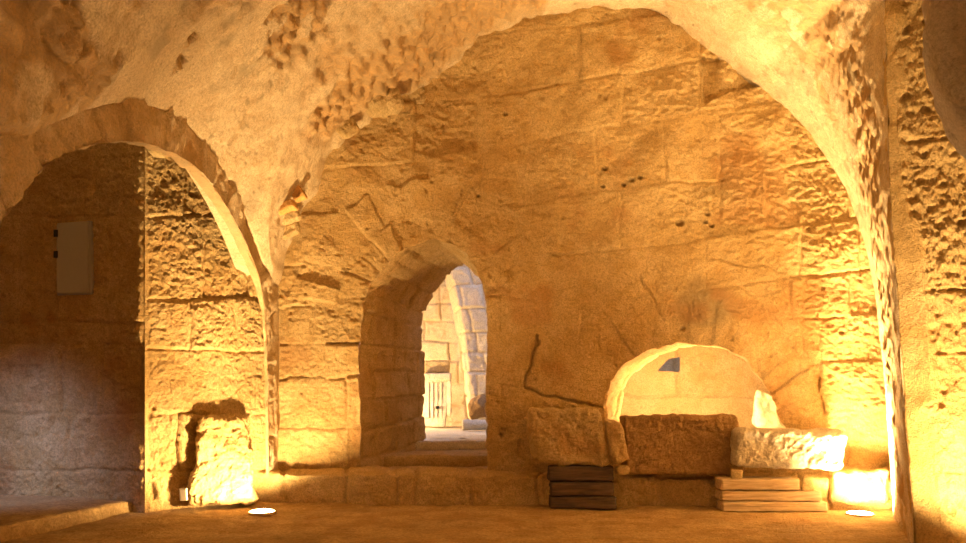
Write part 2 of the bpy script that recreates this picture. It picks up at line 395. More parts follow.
def build_vault():
    nu = 460
    A = smooth_curve(A0, nu); xA, zA = A[:, 0], A[:, 2]
    YW = 8.758 - .106 * xA + .1
    vs = np.concatenate([np.linspace(0, 1, 210), 1 + np.linspace(0, 1, 120)[1:] * .95, 1.95 + np.linspace(0, 1, 40)[1:] * 2.4])
    V = vs[:, None] + 0 * xA[None]; s = np.clip(V, 0, 1)
    Y = np.where(V < 1, YW[None] + (6.1 - YW[None]) * s, 6.1 - (V - 1) * 2.45)
    # target profile at the near edge of the bay
    xar = np.interp(zA, [a for a, b in AR], [b for a, b in AR])
    rightm = ss(1.2, 2.6, xA)
    top = ss(5.1, 4.2, zA)
    xB = np.where(xA > 1.2, xA + (xar - xA) * np.where(zA < 4.3, 1, top) , xA)
    xB = np.where(xA > 1.2, np.where(zA < 4.35, xar, np.minimum(xA + .23 * top, xar)), xA)
    bl = s ** .8
    X = xA[None] + (xB - xA)[None] * bl; Z = np.broadcast_to(zA[None], X.shape).copy()
    # nearer than the pier the vault flattens out to the side
    near = (V > 1.001) * 1.0
    low = (xA[None] > 1.2) & (zA[None] < 4.35)
    Z = np.where(low, Z + (4.35 - Z) * near, Z); X = np.where(low, X + near * (4.35 - zA[None]) * .5, X)
    gap = low & (V <= 1.001)
    keepf = ~(gap[:-1, :-1] & ~gap[1:, :-1] & low[:, :-1] * np.ones_like(V[:-1, :-1], bool))
    hb = Z.copy()
    sX = np.clip(X - XL, 0, 3.2); Y = np.minimum(Y, YW[None])
    hl = zext(Y) + 2.1 * (1 - (1 - sX / 3.2) ** 2)
    leftm = ss(1.3, .6, X)
    hl = hl * leftm + 0 * (1 - leftm)
    gro = np.abs(hb - hl); Z = np.maximum(hb, hl)
    P = np.stack([X, Y, Z], -1); n = normals(P, (1, 6, 1.5))
    p0 = P.copy()
    # where the plaster has fallen off: along the groin, along the right crease, and in patches
    g = ss(.55, .25, np.abs(hb - hl - .32) + .10 * fbm(p0, 3, 3, 6)) * ss(-1.9, -1.4, X + .3 * fbm(p0, 2, 2, 3)) * (X < 1.0) * ss(2.6, 3.1, Z)
    pn = fbm(p0, 1.25, 5, 12, .6)
    patch = ss(.30, .36, pn) * (X < 1.0) * ss(7.1, 6.6, Y)
    crease = ss(.42, .58, s + .10 * fbm(p0, 2.2, 4, 33) + .12 * ss(3.2, 4.6, Z)) * ss(.90, .76, s + .08 * fbm(p0, 3.1, 3, 35)) * (xA[None] > 1.2) * ss(.28, .36, .5 + .5 * fbm(p0, 5, 3, 18))
    crease = crease * .85 * ss(.30, .42, .5 + .5 * fbm(p0, 2.7, 4, 91))
    nearp = ss(.9, 1.2, Y * 0 + (6.3 - Y)) * (X < -.9) * ss(.05, .2, fbm(p0, 1.6, 4, 71))
    bk = ss(.13, .05, np.hypot(0, 0) + 0 * X)
    sp = np.clip(np.maximum.reduce([g, patch, crease, nearp * .8]), 0, 1)
    ca, sa = math.cos(.75), math.sin(.75); pr_ = np.stack([X * ca - Z * sa, Y, X * sa + Z * ca], -1)
    rub = worley(pr_, (3.6, 4, 11), 4)                      # rubble stones showing where the plaster is gone
    rel = .016 * fbm(p0, 2.2, 4, 2) + .006 * fbm(p0, 14, 3, 22) + sp * (-.04 + .07 * ss(.7, .12, rub) + .035 * fbm(p0, 16, 4, 8, .6)) * np.where(xA[None] > 1.2, .4, 1) + .012 * fbm(p0, 7, 3, 23) * (xA[None] < 1.5)
    pit = ss(.15, .05, worley(p0, 6, 19)); rel = rel - .02 * pit
    edge0 = ss(0, .012, s)
    rel = rel + .07 * fbm(p0 * np.array([1, .3, 1]), 3.5, 3, 207) * ss(.14, .0, s) * (xA[None] < 2.4)
    rel = rel * (.15 + .85 * ss(XL - .02, XL + .16, X))
    P = P + n * (rel * (.4 + .6 * edge0))[..., None]
    P[0] += 0
    z0 = np.zeros(X.shape)
    orange = ss(.5, .8, fbm(p0, (5, 3, 9), 3, 41)) * sp * .2
    at_ = {'spall': sp, 'tone': ss(.0, .9, fbm(p0, 1.0, 3, 55)), 'stain': np.maximum(.6 * ss(.45, .8, fbm(p0, 2.6, 4, 66)), .7 * ss(.42, .7, fbm(p0, 11, 4, 67, .7)) * ss(-.2, .5, fbm(p0, 1.5, 3, 68))), 'iron': orange}
    return tag(grid_obj('ceiling', P, M_PLA, keepf, at_), kind='structure')
VAULT = build_vault()
from mathutils import Vector
from mathutils.bvhtree import BVHTree
_b = BVHTree.FromPolygons([v.co[:] for v in VAULT.data.vertices], [p.vertices[:] for p in VAULT.data.polygons])
def vault_depth(px, py):
    h_ = _b.ray_cast(Vector((0, 0, CH)), Vector(((px - CX) / F, 1, (HZ - py) / F)).normalized())
    return h_[0].y if h_[0] else 8.6

# ---------------------------------------------------------------- left wall with its arch
def build_wall_left():
    ys = np.linspace(9.25, -1.5, 520); zs = np.linspace(-.15, 3.4, 190)
    Y, Z = np.meshgrid(ys, zs); keep = np.ones((189, 519), bool)
    ext = [tuple(q) for q in smooth_curve(EXT, 160)]
    over = [(-3, 2.40)] + [(a, b + .06) for a, b in ext] + [(10, 2.26), (10, 9), (-3, 9)]
    arch = [tuple(q) for q in smooth_curve(INT, 160)]
    keep = cut(Y, Z, over, keep); keep = cut(Y, Z, dense(arch, .03, True, .012, 2), keep)
    P = np.stack([XL + 0 * Y, Y, Z], -1)
    d, bid = ashlar(Y, Z, 31, (.3, .45), (.4, .8), -.3, 4)
    # ring stones of the arch
    cy, cz = 6.1, 1.1; rr = np.hypot(Y - cy, (Z - cz) * 1.2); th = np.arctan2(Z - cz, Y - cy)
    q_ = th / .17; fr = q_ - np.floor(q_); dj = np.minimum(fr, 1 - fr) * .17 * rr
    ring = (Z > 1.5); d = np.where(ring, dj, d); bid = np.where(ring, 500 + np.floor(q_).astype(int), bid)
    h, q = masonry_relief(P, d, bid, 33, .6, .025, .015)
    h = (h * 1.0 + .02 * fbm(P, 5, 4, 6)) * ss(9.0, 8.8, Y)
    P[..., 0] += h
    z0 = np.zeros(h.shape)
    tag(grid_obj('wall_left', P, M_PLA, keep, {'tone': q * .5, 'spall': .12 + .5 * ss(-.1, .4, fbm(P, 2.2, 4, 9)), 'stain': z0, 'iron': z0}), kind='structure')
    # thickness of the arch
    a = smooth_curve(INT, 300); t = np.linspace(0, 1, 24)[:, None]
    TH = .03 + .07 * ss(1.9, 2.6, a[None, :, 1])
    P = np.stack([XL - TH * t + 0 * a[None, :, 0], a[None, :, 0] + 0 * t, a[None, :, 1] + 0 * t], -1)
    P = P + normals(P, (-2.4, 6, .8)) * (.02 * fbm(P, 6, 4, 8) * ss(0, .2, t))[..., None]
    z0 = np.zeros(P.shape[:2])
    tag(grid_obj('trim_3', P, M_PLA, None, {'spall': z0 + .75, 'tone': z0, 'stain': z0, 'iron': z0}), kind='structure')
build_wall_left()

def planar_wall(name, a, b, z0, z1, nu, nz, mat, seed, rough=1.0, ch=(.35, .5), bl=(.45, .9), toward=(0, 0, 1.2), pattern=None, extra=None, hole=None, taper=True):
    """masonry sheet over plan segment a-b"""
    u, z = np.meshgrid(np.linspace(0, 1, nu), np.linspace(z0, z1, nz)); keep = np.ones((nz - 1, nu - 1), bool)
    L = math.hypot(b[0] - a[0], b[1] - a[1]); U = u * L
    if hole: keep = cut(U, z, hole, keep)
    u = U / L
    P = np.stack([a[0] + (b[0] - a[0]) * u, a[1] + (b[1] - a[1]) * u, z], -1)
    if pattern: d, bid = pattern(P)
    else: d, bid = ashlar(U, z, seed, ch, bl, z0 - .2, z1 + 1)
    h, q = masonry_relief(P, d, bid, seed, rough, .035, .016 if pattern else .028)
    if pattern: h = h + .012 * fbm(P, 16, 5, seed + 60, .7)
    at_ = {'tone': q * .7, 'spall': ss(.2, .8, fbm(P, 1.6, 4, seed)) * .5, 'stain': 0 * h, 'iron': ss(.45, .9, fbm(P, 2.2, 3, seed + 2)) * .5}
    if extra: h, at_ = extra(P, U, z, h, at_)
    if taper: h = h * ss(0, .05, U) * ss(L, L - .05, U)
    P = P + normals(P, toward) * h[..., None]
    return tag(grid_obj(name, P, mat, keep, at_), kind='structure')

# masonry seen through the left arch: a lit return and a dim face round the corner
def px_pattern(courses, verts):
    def f(P):
        px = CX + P[..., 0] / P[..., 1] * F; py = HZ - (P[..., 2] - CH) / P[..., 1] * F
        p3 = np.stack([px / 60, py / 60, 0 * px], -1); xx = px + 2.5 * fbm(p3, 2, 3, 3); yy = py + 2.5 * fbm(p3, 2, 3, 5)
        c = np.array(courses, float); k = np.searchsorted(c, yy); d = np.abs(yy[..., None] - c).min(-1); bid = k * 31
        for r, v in enumerate(verts):
            m = k == r
            if not v: continue
            v = np.array(v, float); bid[m] += np.searchsorted(v, xx[m]); d[m] = np.minimum(d[m], np.abs(xx[m][:, None] - v).min(1))
        return d / 98., bid
    return f
planar_wall('wall_1', (-3.296, 7.8), (-2.33, 8.734), -.1, 4.2, 230, 420, M_ASH, 41, .7,
            pattern=px_pattern([112, 216, 300, 350, 414, 470], [[200], [184, 240], [205, 250], [190, 235], [222], [180, 250], [220]]))
def soft(P, U, z, h, at_):
    # the mortar-smeared groove beside the cabinet
    return h, at_
planar_wall('wall_2', (-3.296, 7.8), (-5.9, 8.55), -.1, 4.2, 300, 330, M_ASH, 43, 1.0,
            pattern=px_pattern([216, 322, 345, 414, 470], [[93, 30], [110, 60, 20], [110, 20], [60, 100], [70, 20], [50]]))

# ---------------------------------------------------------------- right pier
def build_pier():
    nz, nu = 470, 240
    zz = np.linspace(-.15, 5.0, nz)[:, None]; t = np.linspace(0, 1, nu)[None]
    ax = np.interp(zz, [a for a, b in AR], [b for a, b in AR]); ay = 6.1
    sw = .10                                             # width of the plastered edge strip
    k = .35 + .65 * ss(3.2, 1.6, zz)
    X = np.where(t < sw, ax + t / sw * .12 * k, ax + .12 * k + (t - sw) / (1 - sw) * 1.05)
    Y = np.where(t < sw, ay - t / sw * .17 * k, ay - .17 * k - (t - sw) / (1 - sw) * .42)
    Z = zz + 0 * t; Y = Y + np.where(t < 1e-6, .10, 0); X = X + np.where(t < 1e-6, .03, 0); P = np.stack([X + 0 * zz, Y + 0 * zz, Z], -1)
    U = t * 1.25 + 0 * zz
    d, bid = ashlar(U, Z, 52, (.8, 1.05), (.9, 1.4), -.45, 6)
    d = np.abs(Z[..., None] - np.array([.62, 1.45, 1.95, 3.05]) - .03 * fbm(P, 2, 2, 4)[..., None]).min(-1); bid = np.searchsorted([.62, 1.45, 1.95, 3.05], Z[:, 0])[:, None] + 0 * U.astype(int)
    h, q = masonry_relief(P, d, bid, 53, 1.0, .03, .03, False)
    m = ss(sw * .9, sw * 1.5, t + .04 * fbm(P, 5, 3, 3))
    h = h * m + (1 - m) * .02 * fbm(P, 4, 4, 6) + m * (.024 * fbm(P, (13, 13, 17), 5, 88, .7) - .05 * ss(.36, .10, worley(P, 8, 89)))
    h = h + .05 * fbm(P, 1.4, 3, 99) * m
    sp = (1 - m) * .6 * ss(-.1, .3, fbm(P, 5, 3, 5))
    P = P + normals(P, (0, 2, 1.2)) * h[..., None]
    tag(grid_obj('wall_right', P, M_ASH, None, {'tone': q, 'spall': sp, 'stain': 0 * h, 'iron': 0 * h}), kind='structure')
build_pier()
# the rest of the room behind and beside the camera
planar_wall('wall_3', (4.32, 5.55), (4.32, -1.5), -.1, 5.4, 120, 90, M_ASH, 61, .8)
planar_wall('wall_front', (-2.4, -1.5), (4.4, -1.5), -.1, 5.4, 110, 90, M_ASH, 62, .8, toward=(0, 3, 1.2))

# nearer arch springing that hangs into the top right corner
def build_near_arch():
    prof = smooth_curve([(2.62, -.1), (2.60, 1.2), (2.46, 2.0), (2.22, 2.28), (2.07, 2.42), (1.99, 2.58), (1.94, 2.75), (1.925, 3.0), (1.92, 3.4), (1.60, 4.0), (1.2, 4.6), (.8, 5.0)], 220)
    nrm = np.gradient(prof, axis=0); rows = []
    # front edge, soffit and far edge of the arch: cross-section wraps round from Y 3.2 to 3.9
    sec = [(1.3, 3.35), (.6, 3.38), (.12, 3.42), (.0, 3.55), (.16, 3.8), (.32, 4.0), (.7, 4.1), (1.3, 4.15)]
    sec = smooth_curve(sec, 110)
    P = np.stack([prof[None, :, 0] + sec[:, None, 0], sec[:, None, 1] + 0 * prof[None, :, 0], prof[None, :, 1] + 0 * sec[:, None, 0]], -1)
    P = P + normals(P, (-3, 3.7, 2)) * (.03 * fbm(P, 3, 4, 3) - .03 * ss(.22, .08, worley(P, 8, 5)) + .01 * fbm(P, 16, 3, 4))[..., None]
    z = np.zeros(P.shape[:2])
    tag(grid_obj('trim_4', P, M_NEAR, None, {'spall': .6 * ss(.0, .5, fbm(P, 3, 4, 7)), 'tone': z, 'stain': z + .15, 'iron': z}), kind='structure')
build_near_arch()

# ---------------------------------------------------------------- floor and steps
def floor_grid(name, x0, x1, y0, y1, z, nx, ny, mat, seed, amp=.012):
    X, Y = np.meshgrid(np.linspace(x0, x1, nx), np.linspace(y0, y1, ny)); P = np.stack([X, Y, z + 0 * X], -1)
    d, bid = ashlar(X, Y, seed, (.5, .8), (.5, 1.1), y0 - .5, y1 + .5)
    h = amp * fbm(P, 1.6, 4, seed) + .006 * fbm(P, (6, 12, 8), 4, seed + 4) - .006 * ss(.03, 0, d) + .005 * (brand(bid, seed) - .5)
    P[..., 2] += h
    return tag(grid_obj(name, P, mat, None, {'tone': ss(.1, .8, fbm(P, 1.2, 3, seed)), 'spall': 0 * h, 'stain': .3 * ss(.2, .7, fbm(P, 2, 3, 9)), 'iron': 0 * h}), kind='structure')
floor_grid('floor', -4.5, 4.5, -1.6, 9.0, 0, 460, 620, M_FLR, 71, .016)

def rough_solid(name, corners, mat, seed, n=(30, 20, 20), rnd=.06, amp=.02, fine=.008, parent=None, attrs=None, pitw=.0, hz=14):
    """closed stone: 8 corners (front TL,TR,BR,BL then back TL,TR,BR,BL) in world; trilinear box, rounded and roughened"""
    C = np.array(corners, float); nx, ny, nz = n
    V = {}; verts = []; faces = []
    def vid(i, j, k):
        key = (i, j, k)
        if key not in V: V[key] = len(verts); verts.append((i / nx, j / ny, k / nz))
        return V[key]
    for i in range(nx):
        for k in range(nz):
            faces.append((vid(i, 0, k), vid(i + 1, 0, k), vid(i + 1, 0, k + 1), vid(i, 0, k + 1)))
            faces.append((vid(i, ny, k), vid(i, ny, k + 1), vid(i + 1, ny, k + 1), vid(i + 1, ny, k)))
    for j in range(ny):
        for k in range(nz):
            faces.append((vid(0, j, k), vid(0, j, k + 1), vid(0, j + 1, k + 1), vid(0, j + 1, k)))
            faces.append((vid(nx, j, k), vid(nx, j + 1, k), vid(nx, j + 1, k + 1), vid(nx, j, k + 1)))
    for i in range(nx):
        for j in range(ny):
            faces.append((vid(i, j, 0), vid(i, j + 1, 0), vid(i + 1, j + 1, 0), vid(i + 1, j, 0)))
            faces.append((vid(i, j, nz), vid(i + 1, j, nz), vid(i + 1, j + 1, nz), vid(i, j + 1, nz)))
    u = np.array(verts)
    size = np.array([np.linalg.norm(C[1] - C[0]), np.linalg.norm(C[4] - C[0]), np.linalg.norm(C[0] - C[3])])
    p = (u - .5) * size; half = size / 2; r = min(rnd, half.min() * .95)
    c = np.clip(p, -(half - r), half - r); dv = p - c; ln = np.linalg.norm(dv, axis=1, keepdims=True)
    nrm = dv / (ln + 1e-9); p = c + nrm * r
    u = p / size + .5
    # trilinear
    fx, fy, fz = u[:, 0:1], u[:, 1:2], u[:, 2:3]
    TLf, TRf, BRf, BLf, TLb, TRb, BRb, BLb = C
    P = ((BLf * (1 - fx) + BRf * fx) * (1 - fz) + (TLf * (1 - fx) + TRf * fx) * fz) * (1 - fy) + ((BLb * (1 - fx) + BRb * fx) * (1 - fz) + (TLb * (1 - fx) + TRb * fx) * fz) * fy
    h = amp * fbm(P, 4.0, 4, seed) + fine * fbm(P, hz, 4, seed + 5, .6)
    if pitw: h = h - pitw * ss(.3, .08, worley(P, 9, seed))
    P = P + nrm * h[:, None]
    z = np.zeros(len(P)); at_ = {'tone': .5 + .5 * fbm(P, 3, 2, seed), 'spall': z, 'stain': z, 'iron': z}
    at_.update(attrs(P) if attrs else {})
    # origin at the base centre
    cen = P.mean(0); cen[2] = P[:, 2].min()
    o = link_mesh(name, P - cen, faces, mat, at_, parent); o.location = cen
    return o
def quad_block(name, tl, tr, br, bl, Y, depth, mat, seed, back=None, **kw):
    f = [np.array(at(*q, Y)) for q in (tl, tr, br, bl)]
    dv = np.array([0, depth, 0]); b = [q + dv for q in f]
    if back is not None: b = [q + np.array(back) for q in b]
    return rough_solid(name, f + b, mat, seed, **kw)

# ledge along the foot of the wall
def build_ledge(name, px0, px1, zt, prot, seed, pits):
    r0, r1 = (px0 - CX) / F, (px1 - CX) / F
    n = int(abs(px1 - px0) / 1.3)
    t = np.linspace(0, 1, n)[None]
    Yw0, Yw1 = wallY(r0), wallY(r1)
    X = r0 * Yw0 + (r1 * Yw1 - r0 * Yw0) * t; Yw = 8.758 - .106 * X
    prof = np.array([(0, -.08), (.0, .1), (0, zt - .05), (.012, zt - .015), (.05, zt), (prot * .5, zt + .01), (prot + .12, zt + .02)])
    pr = np.repeat(prof, 1, 0); s = np.concatenate([[0], np.cumsum(np.hypot(*np.diff(pr, axis=0).T))]); q = np.linspace(0, s[-1], 64)
    off = np.interp(q, s, pr[:, 0])[:, None]; zz = np.interp(q, s, pr[:, 1])[:, None]
    Y = Yw - prot + off; P = np.stack([X + 0 * Y, Y, zz + 0 * X], -1)
    js = np.array(pits, float); pxs = CX + X / Y * F + 3 * fbm(np.stack([X + 0 * Y, Y, zz + 0 * X], -1), 3, 2, seed)
    d = np.abs(pxs[..., None] - js).min(-1) / 95.; bid = np.searchsorted(js, pxs)
    h, qq = masonry_relief(P, d, bid, seed, .9, .045, .035)
    P = P + normals(P, (1, 5, 3)) * h[..., None]
    tag(grid_obj(name, P, M_ASH, None, {'tone': qq * .6, 'spall': 0 * h, 'stain': 0 * h, 'iron': ss(.4, .9, fbm(P, 2, 3, 3)) * .4}), kind='structure')
build_ledge('trim_5', 262, 560, .32, .42, 81, (283, 345, 395, 418, 472, 540))
build_ledge('trim_6', 560, 935, .30, .30, 82, (600, 660, 735, 800, 830, 897))

rs = rough_solid('trim_7', [(-6.2, 6.1, .12), (-3.86, 6.25, .12), (-3.84, 6.25, -.05), (-6.2, 6.1, -.05), (-6.2, 8.7, .12), (-3.36, 8.2, .12), (-3.34, 8.2, -.05), (-6.2, 8.7, -.05)],
                 M_FLR, 73, n=(60, 60, 10), rnd=.03, amp=.012, fine=.006); tag(rs, kind='structure')
floor_grid('floor_1', -6.3, -4.45, 3.0, 6.4, 0, 60, 60, M_FLR, 74)
# passage shell beyond the left arch (top, near end)
planar_wall('wall_4', (-2.5, 3.0), (-6.2, 3.0), -.1, 4.2, 60, 60, M_ASH, 45, .8, toward=(-4, 6, 1))
def flat_sheet(name, x0, x1, y0, y1, z, mat, seed):
    X, Y = np.meshgrid(np.linspace(x0, x1, 60), np.linspace(y0, y1, 60)); P = np.stack([X, Y, z + .03 * fbm(np.stack([X, Y, 0 * X], -1), 1.5, 3, seed)], -1)
    zz = np.zeros(X.shape); tag(grid_obj(name, P, mat, None, {'tone': zz, 'spall': zz, 'stain': zz, 'iron': zz}), kind='structure')
def upper_sheet():
    Y, t = np.meshgrid(np.linspace(2.9, 9.25, 80), np.linspace(0, 1, 14)); z0 = zext(Y) - .03
    P = np.stack([XL - .07 + 0 * Y, Y, z0 + (4.35 - z0) * t], -1); z = 0 * Y
    tag(grid_obj('wall_14', P, M_PLA, None, {'spall': z, 'tone': z, 'stain': z, 'iron': z}), kind='structure')
upper_sheet()
planar_wall('wall_12', (-6.15, 3.0), (-6.15, 9.0), -.1, 4.2, 60, 60, M_ASH, 46, .8, toward=(-4, 6, 1))
flat_sheet('ceiling_1', -6.3, -2.25, 2.9, 9.0, 4.15, M_PLA, 3)

# door steps
def step(name, x0, x1, y0, y1, z0, z1, seed, mat=M_ASH):
    s = rough_solid(name, [(x0, y0, z1), (x1, y0, z1), (x1, y0, z0), (x0, y0, z0), (x0, y1, z1), (x1, y1, z1), (x1, y1, z0), (x0, y1, z0)], mat, seed, n=(50, 26, 12), rnd=.03, amp=.014, fine=.006)
    return tag(s, kind='structure')
step('trim_8', -1.5, .2, 8.72, 9.6, .05, .30, 91)
step('trim_9', -1.2, .3, 9.45, 10.4, .05, .43, 92)
step('trim_10', -1.1, .45, 10.3, 11.0, .05, .55, 93, M_FAR)
floor_grid('floor_2', -3.2, 2.2, 10.7, 15.2, .55, 160, 120, M_FAR, 94, .008)

# ---------------------------------------------------------------- the far room beyond the doorway
planar_wall('wall_5', (-2.6, 14.6), (1.6, 14.6), .4, 6.5, 300, 300, M_FAR, 101, .8, (.3, .42), (.3, .7))
def far_pier():
    # pier whose left arris leans as the arch springs from it
    lean = [(.4, 472), (.9, 470), (1.5, 467), (2.2, 462), (2.7, 457), (3.2, 449), (3.7, 436), (4.4, 415), (5.4, 380)]
    z = np.linspace(.4, 5.4, 260)[:, None]
    ex = (np.interp(z, [a for a, b in lean], [b for a, b in lean]) - CX) / F * 13.3
    sec = smooth_curve([(-.12, 14.6), (-.04, 13.6), (.0, 13.32), (.08, 13.28), (.9, 13.2), (2.2, 13.1)], 180)
    X = ex + sec[None, :, 0]; Y = sec[None, :, 1] + 0 * z; P = np.stack([X, Y, z + 0 * X], -1)
    s = np.concatenate([[0], np.cumsum(np.hypot(*np.diff(sec, axis=0).T))])
    d, bid = ashlar(s[None] + 0 * X, z + 0 * X, 104, (.3, .42), (.35, .6), .3, 6)
    h, q = masonry_relief(P, d, bid, 105, .8)
    P = P + normals(P, (-.6, 11, 1)) * h[..., None]
    zz = np.zeros(h.shape)
    tag(grid_obj('wall_6', P, M_FAR, None, {'tone': q, 'spall': zz, 'stain': zz, 'iron': zz}), kind='structure')
far_pier()
planar_wall('wall_7', (-2.6, 10.55), (-2.6, 14.7), .4, 6.5, 60, 60, M_FAR, 107, .8, toward=(0, 12, 1))
planar_wall('wall_8', (-3.2, 10.62), (-.86, 10.62), .0, 6.0, 60, 60, M_FAR, 108, .8, toward=(0, 12, 1))

# carved slab, block on it, column drum and dark stone seen through the doorway
root = bpy.data.objects.new('carved_slab', None); sc.collection.objects.link(root)
root.location = at(437, 427, 13.75); root.location.z = .56
tag(root, 'pale upright carved stone panel with a raised frame and small hole, seen through the doorway', 'stone panel')
def child_local(o, root):
    o.parent = root; o.location = o.location - root.location
x0, _, zt = at(422, 375, 13.75); x1 = at(451, 375, 13.75)[0]
w = x1 - x0
slab = rough_solid('face', [(x0, 13.7, zt), (x1, 13.62, zt - .02), (x1 - .1, 13.62, .57), (x0 + .02, 13.7, .57), (x0, 13.9, zt), (x1, 13.85, zt), (x1 - .1, 13.85, .57), (x0 + .02, 13.9, .57)], M_WHT, 111, n=(40, 10, 50), rnd=.02, amp=.01, fine=.006)
child_local(slab, root)
for k, (a, b, c, d_) in enumerate(((x0, x1 + .01, zt - .09, zt + .03), (x1 - .09, x1 + .01, .75, zt - .1))):
    fr = rough_solid('raised_border', [(a, 13.64, d_), (b, 13.58, d_), (b - .0, 13.58, c), (a, 13.64, c), (a, 13.72, d_), (b, 13.70, d_), (b, 13.70, c), (a, 13.72, c)], M_WHT, 113 + k, n=(30, 6, 10), rnd=.02, amp=.006, fine=.004)
    child_local(fr, root)
for k in range(4):
    xa = x0 + .10 + k * .075
    fr = rough_solid('carved_rib', [(xa, 13.665 - k * .012, zt - .13), (xa + .03, 13.66 - k * .012, zt - .13), (xa + .03, 13.66 - k * .012, .72), (xa, 13.665 - k * .012, .72), (xa, 13.7, zt - .13), (xa + .03, 13.7, zt - .13), (xa + .03, 13.7, .72), (xa, 13.7, .72)], M_WHT, 120 + k, n=(4, 4, 40), rnd=.012, amp=.004, fine=.002)
    child_local(fr, root)
hx, hy, hz_ = at(437, 408, 13.58)
fr = rough_solid('hole_shade', [(hx - .03, 13.585, hz_ + .03), (hx + .03, 13.585, hz_ + .03), (hx + .03, 13.585, hz_ - .02), (hx - .03, 13.585, hz_ - .02), (hx - .03, 13.7, hz_ + .03), (hx + .03, 13.7, hz_ + .03), (hx + .03, 13.7, hz_ - .02), (hx - .03, 13.7, hz_ - .02)], M_DARKM, 130, n=(6, 4, 6), rnd=.01, amp=.002, fine=.001)  # dark solid block standing for the shade inside the hole
child_local(fr, root)
o = quad_block('stone_block', (424, 360), (449, 361), (449, 373), (424, 373), 13.74, .14, M_BLK, 131, n=(24, 16, 14), rnd=.03)
tag(o, 'small pinkish stone block lying on top of the carved panel beyond the doorway', 'stone')
def drum():
    cx, Yc, zb = at(475, 430, 12.7)[0], 12.7, .56; rad = .085; Lh = .21
    th, s = np.meshgrid(np.linspace(0, 2 * math.pi, 49), np.linspace(-1, 1, 44))
    rr = rad * np.where(np.abs(s) > .93, np.sqrt(np.clip(1 - ((np.abs(s) - .93) / .07) ** 2, 0, 1)), 1) * (1 + .03 * np.sin(s * 7))
    P = np.stack([Lh * s, rr * np.cos(th), rad + rr * np.sin(th)], -1)
    P[..., 0] *= 1; P = P + .008 * fbm(P + 5, 9, 3, 3)[..., None] * np.stack([0 * s, np.cos(th), np.sin(th)], -1)
    P[:, -1] = P[:, 0]
    z = np.zeros(s.shape); o = grid_obj('column_drum', P, M_WHT, None, {'tone': z + 1, 'spall': z, 'stain': z, 'iron': z}); o.location = (cx, Yc, zb); o.rotation_euler.z = .12
    tag(o, 'white round stone column drum lying on the pale floor beyond the doorway', 'column')
drum()
o = quad_block('boulder', (469, 400), (487, 394), (489, 420), (468, 420), 12.9, .2, M_DRK, 133, n=(24, 16, 20), rnd=.12, amp=.05)
tag(o, 'dark grey rough boulder behind the white drum beyond the doorway', 'boulder')

# ---------------------------------------------------------------- the chamber behind the low arch
def zpx(py, Y): return CH + (HZ - py) * Y / F
YB = 11.6
hx0 = (650 - CX) / F * YB - .4
def hxy(px, py): return ((px - CX) / F * YB - .4, zpx(py, YB))
planar_wall('wall_9', (.4, YB), (5.4, YB), .3, 3.2, 260, 170, M_BLK, 141, .35, (.9, 1.1), (1.1, 1.8), hole=[hxy(657, 371), hxy(668, 359), hxy(680, 357), hxy(680, 372)])
planar_wall('wall_10', (1.0, 8.95), (.4, 11.7), .3, 3.2, 60, 60, M_FAR, 142, .5, toward=(3, 10.5, 1))
planar_wall('wall_11', (3.9, 8.6), (4.9, 11.7), .3, 3.2, 60, 60, M_FAR, 143, .7, toward=(2, 10.5, 1))
flat_sheet('ceiling_2', .2, 5.4, 8.95, 11.8, 2.6, M_FAR, 5)
flat_sheet('floor_3', 1.22, 5.4, 8.62, 11.8, .56, M_FAR, 6)
planar_wall('wall_13', (1.75, 12.6), (4.5, 12.6), .3, 2.6, 60, 40, M_ASH, 147, .5, toward=(2, 9, 1))  # added outside the window: hides the bright sky, catches bluish skylight
# jagged rear edge of the arch lining, set back beyond the lamp to be lit
o = rough_solid('lining_edge', [np.array(at(*q)) for q in ((757, 388, 10.5), (774, 395, 10.5), (794, 428, 10.5), (752, 428, 10.5), (757, 386, 10.9), (778, 392, 10.9), (796, 426, 10.9), (752, 426, 10.9))], M_FAR, 144, n=(30, 16, 40), rnd=.06, amp=.035, fine=.008)
tag(o, 'pale jagged rear edge of the low arch lining at its right foot', 'stone')

# ---------------------------------------------------------------- stones and timbers in front of the wall
o = quad_block('stone_slab', (623, 415.5), (738, 415.5), (745, 476), (626, 474), 8.12, .30, M_DRK, 151, n=(120, 24, 62), rnd=.035, amp=.018, fine=.012, hz=18)
tag(o, 'wide brown rough stone slab closing the foot of the low arch', 'stone slab')
o = quad_block('stone_block', (528, 408), (599, 409), (609, 467), (537, 463), 8.02, .52, M_BLK, 152, n=(90, 50, 64), rnd=.06, amp=.034, fine=.013,
               attrs=lambda P: {'iron': ss(.2, .7, fbm(P, 3, 3, 4)) * .4})
tag(o, 'large smooth tan stone block resting on a stack of dark timbers', 'stone')
o = quad_block('leaning_stone', (602, 415), (622, 421), (632, 462), (613, 466), 7.98, .13, M_BLK, 153, n=(30, 20, 50), rnd=.09, amp=.03, fine=.008)
tag(o, 'narrow rounded stone wedged between the tan block and the brown slab', 'stone')
o = quad_block('small_stone', (616, 467.5), (630, 466), (630, 475), (617, 476), 8.0, .12, M_BLK, 154, n=(16, 14, 12), rnd=.035, amp=.012, fine=.005)
tag(o, 'small pebble-like stone under the narrow wedged stone', 'stone')

